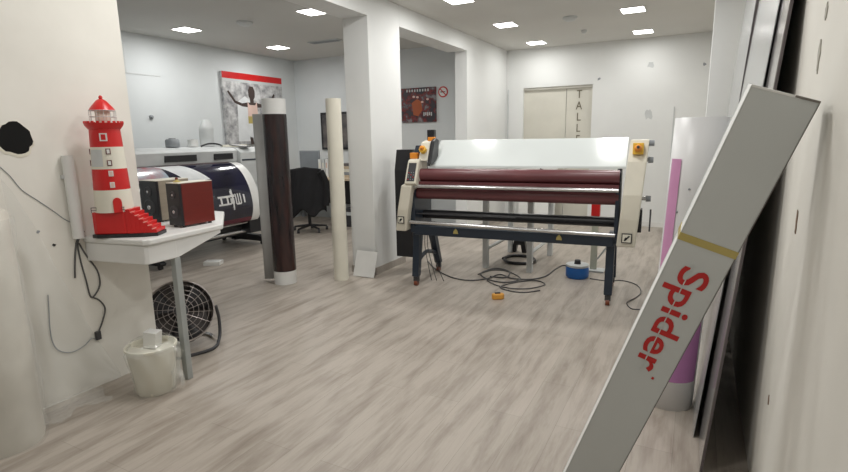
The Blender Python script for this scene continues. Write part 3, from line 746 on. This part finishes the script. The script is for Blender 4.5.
# ------------------------------------------------------------ wide format printer in the side room
PX = -5.80
T = thing('wide_format_printer', 'long light grey wide format printer with navy printed banner along the left', 'printer', (PX, 4.3, 0))
y0, y1 = -.95, 1.03
MB().prism([(0,1.21),(.02,1.36),(-.05,1.395),(-.50,1.42),(-.62,1.36),(-.62,1.0),(-.10,1.0),(-.04,1.19)], 1, y0, y1).build('top_housing', 'ltgrey', T, bevel=.01)
for a, b in ((.33-.45,.70-.45+.09),(.62,.94)):
    MB().box(.008,.026,a,b,1.245,1.325).build('front_window', 'black', T)
e = MB().prism([(.06,.86),(.08,1.33),(-.02,1.40),(-.62,1.40),(-.62,.86)], 1, y1, y1+.42).build('end_housing', 'ltgrey', T, bevel=.01)
MB().box(.076,.084,y1+.02,y1+.42,1.215,1.235).build('seam', 'navy', e)
MB().prism([(.0,.30),(.02,.86),(-.5,.86),(-.5,.30)], 1, y1+.02, y1+.36).build('end_cabinet', 'sidewall', T)
# banner
cv = [(.00,1.205),(.13,1.16),(.26,1.05),(.36,.88),(.41,.70),(.41,.55),(.36,.42),(.28,.36)]
def bc(t):
    k = t*(len(cv)-1); i = min(len(cv)-2, int(k)); f = k-i
    p0, p1, p2, p3 = [V((*cv[min(max(j,0),len(cv)-1)],)) for j in (i-1, i, i+1, i+2)]
    return .5*((2*p1)+(p2-p0)*f+(2*p0-5*p1+4*p2-p3)*f*f+(3*p1-p0-3*p2+p3)*f**3)
def band(ya, yb, t0, t1, d, nu=8, nv=24, skew=0):
    def f(u, v):
        t = t0+(t1-t0)*v; p = bc(t); q2 = bc(min(1, t+.01)); q1 = bc(max(0, t-.01)); tg = (q2-q1).normalized(); n = V((-tg.y, tg.x))
        if n.x < 0: n = -n
        y = ya+(yb-ya)*u+skew*v; return V((p.x+n.x*d, y, p.y+n.y*d))
    return MB().grid(f, nu, nv)
bn = band(-.9, 1.0, 0, 1, 0).build('banner', 'white', T, smooth=True)
band(-.88, .86, .0, .92, .002).build('navy_print', 'drape', bn, smooth=True)
band(-.88, .86, .80, .92, .003).build('wine_stripe', 'drapewine', bn, smooth=True)
band(-.2, .86, .01, .05, .003).build('wine_stripe', 'drapewine', bn, smooth=True)
band(-.88, -.25, .02, .30, .004, skew=.0).build('blue_print', 'drapeblue', bn, smooth=True)
band(-.30, .05, .05, .32, .0045, skew=.25).build('pale_swoosh', 'whiteprint', bn, smooth=True)
GL = {'I': [(-.5,.5,.3,.5),(-.5,.5,-.5,-.3),(-.14,.14,-.3,.3)], 'W': [(-.5,-.3,-.5,.6),(-.1,.1,-.5,.6),(.3,.5,-.5,.6),(-.4,.4,-.6,-.4)],
      'badge': [(-.12,.12,-1.2,1.1),(-.4,.3,.3,.55),(-.45,.2,-.4,.2),(-.3,-.05,.6,.95)], 'bar': [(-.14,.14,-.45,.45)]}
S = .10
for g_, y in (('I',.34),('I',.44),('badge',.53),('W',.62),('bar',.72)):
    for a, b, c, d in GL[g_]: band(y+a*S, y+b*S, .55-d*S, .55-c*S, .006, 2, 5).build('banner_lettering', 'white', bn)
# under structure
for y in (-.5, 1.15):
    lg = MB().prism([(-.35,.03),(-.25,.03),(-.2,.36),(-.05,.95),(-.45,.95),(-.40,.36)], 1, y-.04, y+.04).build('stand_leg', 'dark', T, bevel=.005)
    MB().prism([(-.62,.05),(.30,.05),(.32,.08),(.2,.14),(-.5,.14),(-.62,.08)], 1, y-.04, y+.04).build('foot', 'black', lg, bevel=.005)
    for x in (-.55, .25): MB().cyl((x,y-.02,.028),(x,y+.02,.028),.028).build('caster', 'black', lg, smooth=True)
MB().cyl((.24,-.9,.25),(.24,1.15,.25),.022).build('take_up_bar', 'steel', T, smooth=True)
MB().box(.13,.19,-.9,1.15,.30,.36).build('take_up_beam', 'black', T, bevel=.004)
MB().box(.16,.34,.85,1.18,.22,.42).build('take_up_motor', 'black', T, bevel=.01)
MB().box(-.10,-.04,-.9,1.15,.14,.34).build('cross_brace', 'dark', T, bevel=.005)
# things on the printer
def on_printer(u, v): return at(u, v, 2, 1.421)
t = thing('desk_device', 'grey rounded device standing on the printer top', 'device', (-6.25, 4.66, 1.421))
MB().lathe([(.085,0),(.09,.01),(.09,.09),(.075,.11)], seg=24).build('body', 'grey', t, smooth=True)
MB().lathe([(.05,.11),(.04,.12)], seg=16).build('lid', 'dark', t, smooth=True)
t = thing('paper_roll', 'short white paper roll on the printer beside the grey device', 'paper roll', (-6.25, 4.98, 1.421))
MB().lathe([(.07,0),(.07,.10),(.02,.10),(.02,.09)], seg=24).build('paper', 'white', t, smooth=True)
MB().lathe([(.019,.0),(.019,.102)], seg=12).build('core', 'greywood', t, smooth=True)
def jug(u, v):
    a = 2*PI*u; r = (.14 if v < .7 else .14*(1-(v-.7)*1.6))*(1+.05*math.sin(a*3+v*5)); return V((r*.6*math.cos(a), r*.75*math.sin(a), v*.37))
t = thing('white_bag', 'tall white crumpled bag standing on the printer below the poster', 'bag', (-6.28, 5.25, 1.421))
MB().grid(jug, 32, 16).build('bag', 'ltgrey', t, smooth=True)
MB().lathe([(.05,.355),(.03,.375)], seg=16).build('neck', 'ltgrey', t, smooth=True)
o = MB().tube([(-.0,-.20,.0),(.03,-.12,.03),(.02,0,.035),(.04,.08,.02),(.0,.16,.0)], .012, smooth=5).build('black_cable', 'black', smooth=True); o.location = (-6.0, 5.10, 1.425)
tag(o, 'short black cable draped over the printer top', 'cable')
t = thing('tablet', 'white tablet with dark edge resting tilted on the printer end', 'tablet', (-5.86, 5.46, 1.402), .3)
R_ = Matrix.Rotation(.12, 4, 'Y')
MB().box(-.12,.12,-.09,.09,.015,.025).xf(R_).build('casing', 'dark', t, bevel=.003)
MB().box(-.10,.10,-.08,.08,.0255,.027).xf(R_).build('screen', 'white', t)
o = MB().box(-.11,.11,-.15,.15,0,.035).build('paper_stack', 'cream', bevel=.003); o.location = (-6.15, 5.62, 1.403); tag(o, 'cream paper stack on the far end of the printer', 'paper')
o = MB().box(-.10,.10,-.07,.07,0,.05).build('tissue_box', 'white', bevel=.004); p = fl(209, 266); o.location = (-5.18, 4.25, 0); o.rotation_euler = (0,0,.5)
tag(o, 'flat white carton lying on the floor before the printer', 'carton')

# ------------------------------------------------------------ posters
T = thing('athlete_poster', 'poster of a dark skinned runner with outstretched arms under a red band', 'poster', (LX+.004, 6.12, 1.43))
Wp, Hp = 1.36, 1.17
MB().box(.0,.05,0,Wp,0,Hp).build('panel', 'greyprint', T)
MB().box(.05,.052,.0,Wp,Hp-.105,Hp).build('red_band', 'red', T)
MB().box(.05,.0515,.0,Wp,Hp-.15,Hp-.105).build('grey_band', 'ltgrey', T)
def px_poly(pts, x, name, m):
    MB().prism(pts, 0, x-.0012, x).build(name, m, T)
MB().prism([(.25,.05),(.62,.05),(.60,.72),(.45,.80),(.28,.70)], 0, .0502, .0518).build('pale_shape', 'whiteprint', T)
cx = .60
body = [(cx-.10,.70),(cx-.22,.68),(cx-.36,.72),(cx-.44,.82),(cx-.50,.88),(cx-.52,.85),(cx-.46,.78),(cx-.38,.68),(cx-.22,.63),(cx-.09,.62),(cx-.09,.42),(cx+.10,.42),(cx+.10,.62),(cx+.24,.63),(cx+.42,.68),(cx+.52,.78),(cx+.56,.86),(cx+.53,.88),(cx+.48,.81),(cx+.40,.73),(cx+.24,.68),(cx+.11,.70)]
px_poly(body, .0535, 'runner_body', 'skin')
px_poly([(cx-.04,.68),(cx+.04,.68),(cx+.045,.76),(cx+.075,.80),(cx+.08,.90),(cx+.045,.97),(cx-.03,.97),(cx-.07,.90),(cx-.065,.80),(cx-.04,.76)], .0540, 'runner_head', 'skin')
px_poly([(cx-.10,.72),(cx-.06,.66),(cx+.07,.66),(cx+.11,.72),(cx+.13,.35),(cx-.11,.35)], .0545, 'runner_vest', 'pinkcloth')
px_poly([(cx-.11,.47),(cx+.13,.47),(cx+.13,.35),(cx-.11,.35)], .0552, 'runner_bib', 'tape')
px_poly([(cx-.12,.35),(cx+.13,.35),(cx+.12,.12),(cx+.03,.14),(cx,.25),(cx-.04,.10),(cx-.13,.12)], .0545, 'runner_shorts', 'whiteprint')
px_poly([(cx-.10,.13),(cx-.03,.11),(cx-.02,.0),(cx-.09,.0)], .0545, 'runner_leg', 'skin')
px_poly([(cx+.03,.14),(cx+.12,.12),(cx+.10,.0),(cx+.04,.0)], .0545, 'runner_leg', 'skin')

T = thing('dark_poster', 'square dark poster with red and orange blotches seen through the opening', 'poster', (-4.54, LY, 1.75))
MB().box(0,.65,-.03,0,0,.565).build('panel', 'poster', T)
MB().prism([(.23,.12),(.32,.10),(.40,.2),(.38,.34),(.30,.38),(.20,.32)], 1, -.033, -.03).build('orange_shape', mat('dull orange print', (.42,.10,.03), .5), T)
m_ = MB()
for a, b in ((.24,.42),(.31,.41),(.40,.33),(.50,.37)): m_.prism([(a+.025*math.cos(k*PI/4), b+.018*math.sin(k*PI/4)) for k in range(8)], 1, -.0335, -.03)
m_.build('pale_spots', 'pinkcloth', T)
m_ = MB()
for k in range(5): m_.box(.42+k*.035,.44+k*.035,-.0335,-.03,.10+.01*(k % 2),.16)
for k in range(9): m_.box(.10+k*.05,.125+k*.05,-.0335,-.03,.50,.54)
m_.build('faint_lettering', 'ltgrey', T)
T = thing('no_smoking_sign', 'round red and white no smoking sign on the wall beside the dark poster', 'sign', (-3.765, LY, 2.225))
MB().lathe([(.088,0),(.088,.006)], (0,0,0), 32, (0,-1,0)).build('ring', 'inkred', T)
MB().lathe([(.068,.006),(.068,.008)], (0,0,0), 32, (0,-1,0)).build('disc', 'white', T)
MB().box(-.045,.02,-.0105,-.008,-.008,.008).box(.026,.04,-.0105,-.008,-.008,.008).build('cigarette', 'black', T)
m_ = MB().box(-.068,.068,-.0125,-.0105,-.008,.008); m_.xf(Matrix.Rotation(math.radians(45), 4, 'Y')).build('slash', 'inkred', T)

# ------------------------------------------------------------ desk corner in the side room
T = thing('desk', 'long pale wood desk along the back of the side room', 'desk', (-5.6, 7.45, 0))
MB().box(-1.25,1.6,-.38,.43,.80,.84).build('desktop', 'wood', T, bevel=.004)
for x in (-1.2, 0.1, 1.5):
    for y in (-.33,.38): MB().box(x-.03,x+.03,y-.03,y+.03,0,.80).build('leg', 'grey', T)
MB().box(-1.17,1.5,.35,.37,.3,.8).build('modesty_panel', 'dark', T)
t = thing('monitor', 'grey monitor standing on the desk beside white binders', 'monitor', (-6.13, 7.30, .84), .15)
MB().box(-.20,.20,-.02,.02,.06,.46).build('screen_housing', 'grey', t, bevel=.006)
MB().box(-.19,.19,-.022,-.02,.075,.445).build('screen', mat('monitor glass', (.22,.24,.26), .2), t)
MB().box(-.03,.03,.02,.05,0,.2).box(-.12,.12,-.06,.1,0,.015).build('stand', 'dark', t)
for k in range(4):
    t = thing('ring_binder', 'white ring binder in the row right of the grey monitor', 'binder', (-5.885+k*.068, 7.22+.01*k, .84), 0, 'white binders on desk')
    MB().box(0,.06,0,.26,0,.31+.015*(k % 2)).build('cover', 'white' if k % 2 == 0 else 'ltgrey', t, bevel=.003)
    MB().box(.015,.045,-.002,0,.16,.25).build('spine_label', 'cream' if k != 2 else 'pinkcloth', t)
T = thing('wall_frame', 'tall dark framed picture half hidden behind the cream roll', 'picture', (-5.98, LY, 1.3))
MB().box(-.32,.34,-.03,0,0,.68).build('frame', 'black', T)
MB().box(-.28,.30,-.032,-.03,.04,.64).build('picture', 'darkpic', T)
t = thing('file_stack', 'stack of tan and grey files on the desk behind the cream roll', 'files', (-5.25, 7.3, .84))
for k, mm_ in enumerate(('wood','grey','cream','wood','darkpic')):
    MB().box(-.17+.01*k,.17,-.12,.12,k*.05,k*.05+.045).build('file', mm_, t, bevel=.003)
t = thing('storage_box', 'dark equipment box under the desk behind the cream roll', 'box', (-5.15, 7.35, 0))
MB().box(-.18,.18,-.2,.2,0,.32).build('case', 'dark', t, bevel=.01)
MB().box(-.12,.12,-.205,-.2,.2,.26).build('front_panel', 'ltgrey', t)
MB().tube([(-.08,-.1,.32),(-.08,-.1,.38),(.08,-.1,.38),(.08,-.1,.32)], .01).build('handle', 'ltgrey', t)

# office chair with jacket
T = thing('office_chair', 'black office chair on castors draped with a black jacket', 'chair', (-5.62, 6.60, 0), .6)
for k in range(5):
    a = 2*PI*k/5+.3
    lg = MB().cyl((0,0,.10),(.28*math.cos(a),.28*math.sin(a),.065),.022,.016).build('foot_arm', 'black', T)
    MB().cyl((.28*math.cos(a)-.02,.28*math.sin(a),.028),(.28*math.cos(a)+.02,.28*math.sin(a),.028),.028).build('castor', 'dark', lg, smooth=True)
MB().cyl((0,0,.09),(0,0,.44),.028).build('gas_lift', 'black', T)
MB().box(-.24,.24,-.22,.24,.44,.52).build('seat', 'blackcloth', T, bevel=.03)
MB().prism([(-.20,.55),(-.22,.75),(-.20,.98),(-.12,1.05),(.12,1.05),(.20,.98),(.22,.75),(.20,.55)], 1, -.30, -.24).build('backrest', 'blackcloth', T, bevel=.02)
MB().cyl((0,-.2,.44),(0,-.27,.62),.02).build('back_post', 'black', T)
def jk(u, v):
    a = PI*(-.15+1.3*u); w = .25+.05*v+.012*math.sin(u*25+v*3); y = -.27-.10*math.sin(PI*u)*(1+.5*v)-.015*math.sin(u*19+v*6)
    z = 1.075-.02*abs(u-.5)*4-v*(.72+.06*math.sin(u*12)); return V((w*(2*u-1)*1.0, y, z))
MB().grid(jk, 40, 20).build('jacket_back', 'blackcloth', T, smooth=True, solid=.02)
MB().tube([(.24,-.30,1.0),(.30,-.28,.85),(.31,-.27,.65),(.29,-.28,.45)], .055, smooth=4).build('jacket_sleeve', 'blackcloth', T, smooth=True)
MB().tube([(-.24,-.30,1.0),(-.30,-.28,.85),(-.30,-.27,.65),(-.28,-.28,.48)], .055, smooth=4).build('jacket_sleeve', 'blackcloth', T, smooth=True)

# ------------------------------------------------------------ camera, world, view
cd = bpy.data.cameras.new('camera'); cam = bpy.data.objects.new('camera', cd); col.objects.link(cam)
cd.sensor_width = 36; cd.lens = 36*F_PX/848; cd.clip_start = .02
mt = Matrix.Identity(4)
for i in range(3): mt[i][0] = RT[i]; mt[i][1] = UP[i]; mt[i][2] = -FW[i]; mt[i][3] = CAM[i]
cam.matrix_world = mt
bpy.context.scene.camera = cam
w = bpy.data.worlds.new('world'); bpy.context.scene.world = w; w.use_nodes = True
w.node_tree.nodes['Background'].inputs[0].default_value = (.95, .97, 1, 1); w.node_tree.nodes['Background'].inputs[1].default_value = .35
vs_ = bpy.context.scene.view_settings; vs_.view_transform = 'Standard'; vs_.look = 'None'; vs_.exposure = 0
